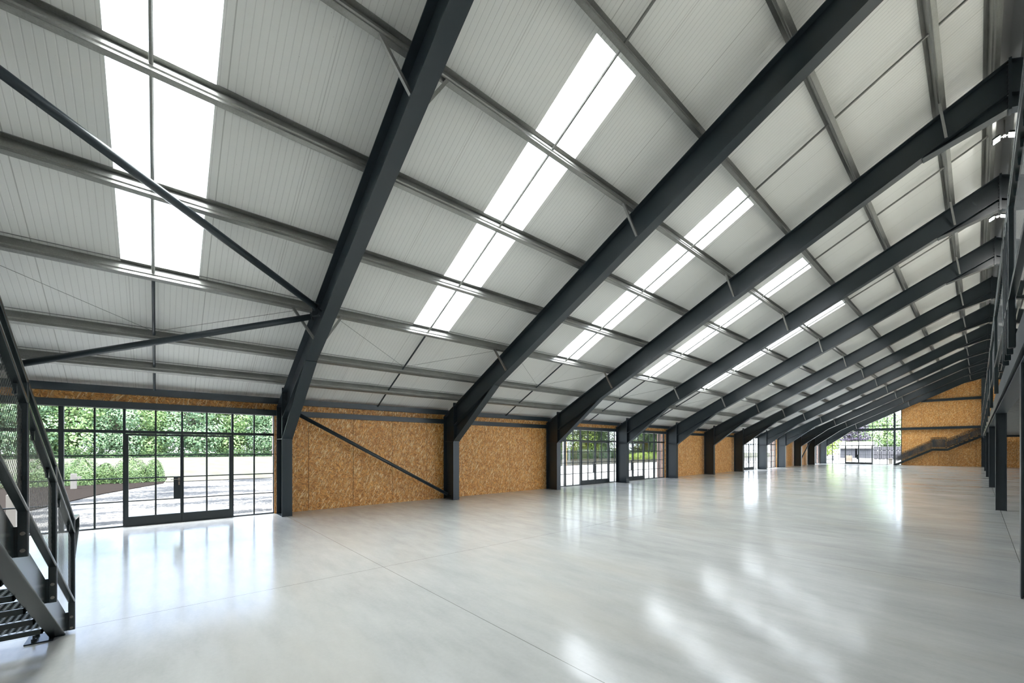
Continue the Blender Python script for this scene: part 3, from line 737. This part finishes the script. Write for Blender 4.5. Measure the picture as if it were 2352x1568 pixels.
for row, X in ((0, -112), (1, -119)):
    y = -36 if row == 0 else -33; cnt = 1
    while y < 46:
        w_ = i % 2
        plant((f1, f2)[w_], X + rnd.uniform(-2, 2), y, -.1, rnd.uniform(.85, 1.08) * (1 if row == 0 else 1.15), rnd.uniform(0, 6), '%s tree in the %s row of the wood, %s from the left' % (kinds[w_], 'front' if row == 0 else 'back', NTH[cnt - 1]), 'trees of the wood beyond the meadow')
        y += rnd.uniform(5.2, 6.6) if row == 0 else 8; i += 1; cnt += 1
g1 = tree_proto(3.9, 9.5, 9500, .15, 21, LF[2], 'garden_tree', .14, 1.4)
g2 = tree_proto(3.9, 10.5, 9500, .15, 22, LF[0], 'garden_tree', .14, 1.0)
i = 0
for t_ in range(15):
    x = -44 - rnd.uniform(0, 5) - (t_ % 3) * 2.2; y = 34 + t_ * 4.6
    kd = ['yellow green', 'mid green'][t_ % 2]
    plant((g1, g2)[t_ % 2], x, y, -.1, rnd.uniform(.95, 1.25), rnd.uniform(0, 6), kd + ' garden tree behind the fence outside the middle windows, %s from the left' % NTH[t_], 'garden trees behind the fence')
# dark undergrowth / hedges
def shrub(name, x, y, rx, ry, h, n, leaf, m, lab, seed, group=None, cat='bush'):
    r = random.Random(seed); mb = MB()
    for i in range(n):
        th = r.uniform(0, 6.28); ph = r.uniform(0, 1); q = r.uniform(.75, 1.05)
        p = Vector((x + math.cos(th) * rx * q * math.sqrt(1 - ph ** 3), y + math.sin(th) * ry * q * math.sqrt(1 - ph ** 3), h * ph * (1 + .15 * math.sin(7 * th)) - .05))
        n_ = Vector((math.cos(th) + r.uniform(-.6, .6), math.sin(th) + r.uniform(-.6, .6), r.uniform(0, 1.4))).normalized(); a = n_.orthogonal().normalized(); b_ = n_.cross(a); t = r.uniform(0, 6.28)
        a, b_ = a * math.cos(t) + b_ * math.sin(t), b_ * math.cos(t) - a * math.sin(t); s_ = leaf * r.uniform(.6, 1.4)
        mb.add([p - a * s_, p - b_ * s_ * .5, p + a * s_, p + b_ * s_ * .5], [(0, 1, 2, 3)])
    mb.prism([(x + math.cos(t) * rx * .7, y + math.sin(t) * ry * .7) for t in [i * .785 for i in range(8)]], 'z', -.06, h * .5)
    return tag(mb.build(name, m), lab, cat, group)
for i, (x, y, rx, ry, h, lab) in enumerate([(-28.6, -3.9, 1.2, 1.1, 1.15, 'dense dark yew bush behind the bollard, leftmost of the row'), (-28.2, -2.75, .9, .75, 1.15, 'wide yew bush, second from the left outside the glazing'), (-28.4, -1.95, .4, .4, .9, 'slim yew bush between two wider ones outside'), (-28.4, -1.05, .75, .75, 1.15, 'rounded yew bush near the right end of the row outside'), (-28.4, -.15, .5, .42, 1.05, 'last yew bush at the right end of the row outside'), (-27.5, -6.5, 1.6, 1.6, 1.4, 'large yew bush seen through the stair mesh')]):
    shrub('yew_bush', x, y, rx, ry, h, 5200, .032, LF[4], lab, 40 + i, 'yew bushes in the mulch bed')
shrub('clipped_hedge', -36.5, 62, 1.2, 7.0, 1.0, 5200, .08, LF[2], 'low yellow green hedge seen through the second middle window', 60, None, 'hedge')
shrub('dark_hedge', -110.5, 2, 1.0, 52, 1.6, 9000, .22, LF[5], 'dark undergrowth along the foot of the wood beyond the meadow', 61, None, 'hedge')
shrub('wild_hedge', -46, 62, 1.4, 40, 1.7, 9000, .14, LF[5], 'dark hedge along the fence behind the garden trees', 62, None, 'hedge')
# metal fence
fr = thing('metal_fence', 'grey metal rail fence in front of the hedge through the middle windows', 'fence', (-42, 60, 0))
mb = MB()
for z in (.5, .95, 1.35): mb.box(-42.02, -41.98, 26, 100, z, z + .05)
mb.build('rail', GALV, fr)
mb = MB()
for j in range(50): mb.box(-42.04, -41.96, 26 + j * 1.5, 26.08 + j * 1.5, -.1, 1.45)
o = mb.build('fence_post', GALV, fr); o['kind'] = 'stuff'
# bollard lights
def bollard(x, y, h, w_, lab):
    r = thing('bollard_light', lab, 'bollard', (x, y, -.05), 'pale bollards by the yew bushes')
    MB().box(x - w_, x + w_, y - w_, y + w_, -.06, h).build('post', POSTW, r)
    MB().box(x + w_ * .3, x + w_ * 1.5, y + w_, y + w_ * 2.6, h - .22, h - .12).build('lamp_head', POSTW, r)
bollard(-25.4, -2.72, .62, .09, 'pale square bollard light standing in front of the yew bush')
bollard(-14.2, -2.47, .66, .07, 'pale square bollard seen below the stair handrail at far left')
# far yard: crates, sheds, bins, trees
e1 = tree_proto(3.8, 8.5, 8000, .11, 31, LF[2], 'lime_tree', .16, .8)
plant(e1, -16.2, 78, -.1, 1.0, 1, 'bright yellow green tree left of the far gable glazing', 'bright trees beyond the far gable')
plant(e1, -17.8, 84, -.1, 1.2, 4, 'second bright green tree, behind and left of the first beyond the far gable', 'bright trees beyond the far gable')
p1 = tree_proto(3.0, 9.0, 5000, .13, 32, LF[3], 'copper_beech', .2, 3.0)
plant(p1, -17.5, 108, 0, 1.15, 2, 'dark purple leaved tree beyond the grey sheds', None)
e2 = tree_proto(4.8, 12.5, 8500, .17, 33, LF[0], 'background_tree', .25, 1.5)
for j in range(9):
    plant(e2, -24 + j * 5.2, 122 + (j % 2) * 6, -.1, rnd.uniform(.95, 1.2), j * 1.1, 'pale green tree in the line behind the crates and sheds, %s from the left' % NTH[j], 'green trees behind the crates')
CR = mat('grey_crate_wood', (.085, .082, .09), .9); CRD = mat('crate_shadow_gap', (.02, .02, .025), .9); SHED = mat('grey_shed_sheet', (.085, .085, .095), .8); ROOFM = mat('pale_shed_roof', (.16, .155, .145), .8)
def crate(x, y, z):
    r = thing('fruit_crate', 'grey slatted crate, bottom row of the first stack from the left in the far yard', 'crate', (x, y, z), 'stacked crates in the far yard')
    mb = MB(); 
    for j in range(4):
        mb.box(x - .47 + j * .24, x - .47 + j * .24 + .21, y - .5, y - .47, z + .10, z + .72)
    mb.box(x - .48, x + .48, y - .46, y + .48, z + .06, z + .70); mb.build('slatted_box', CR, r)
    mb = MB().box(x - .42, x - .16, y - .49, y + .4, z + .01, z + .09).box(x + .12, x + .40, y - .49, y + .4, z + .01, z + .09); mb.build('fork_gap_shade', CRD, r)  # dark blocks stand in for the shade inside the fork gaps
    return r
c0 = crate(-11.0, 91, -.06); first = True
for a in range(7):
    for b_ in range(3):
        if first: first = False; continue
        dup(c0, (a * 1.0, 0, b_ * .70), 'grey slatted crate, %s row of the %s stack from the left in the far yard' % (('bottom', 'middle', 'top')[b_], ORD[a + 1]))
def shed(x0, x1, y, h, lab):
    r = thing('shed', lab, 'shed', (x0, y, 0), 'grey sheds in the far yard')
    w_ = MB()
    n = int((x1 - x0) / .25)
    for j in range(n): w_.box(x0 + j * .25, x0 + j * .25 + .2, y - .03, y, 0, h)
    w_.box(x0, x1, y, y + 4, -.1, h); w_.build('wall', SHED, r)
    MB().prism([(y - .4, h), (y + 4.4, h), (y + 2, h + 1.3)], 'x', x0 - .12, x1 + .12).build('roof', ROOFM, r)
shed(-17.4, -15.2, 99, 1.75, 'grey shed with pale roof, left of the two beyond the far doors')
shed(-14.9, -12.9, 99, 1.75, 'grey shed with pale roof, right of the two beyond the far doors')
r = thing('slatted_bin', 'beige slatted litter bin outside the far doors', 'bin', (-11.5, 70.4, -.06)); mb = MB()
for j in range(6): mb.box(-11.8 + j * .12, -11.71 + j * .12, 70.2, 70.23, -.06, .78)
mb.box(-11.78, -11.12, 70.24, 70.7, -.06, .74); mb.build('slats', mat('beige_timber', (.24, .19, .14), .8), r); MB().tube((-11.35, 70.4, .72), (-11.35, 70.4, .95), .10, 10).build('bin_opening', STEEL, r)
tag(MB().box(-6.72, -6.42, 63.2, 63.5, -.06, .52).box(-6.75, -6.39, 63.17, 63.53, .52, .57).build('litter_bin', POSTW), 'small grey bin on the pale yard outside the far glazing', 'bin')
tag(MB().tube((-14.0, 75, -.06), (-14.0, 75, .6), .05, 8).tube((-14.0, 75, .6), (-14.0, 75, .66), .07, 8).build('yard_bollard', STEEL), 'thin dark bollard in the yard under the bright tree', 'bollard')
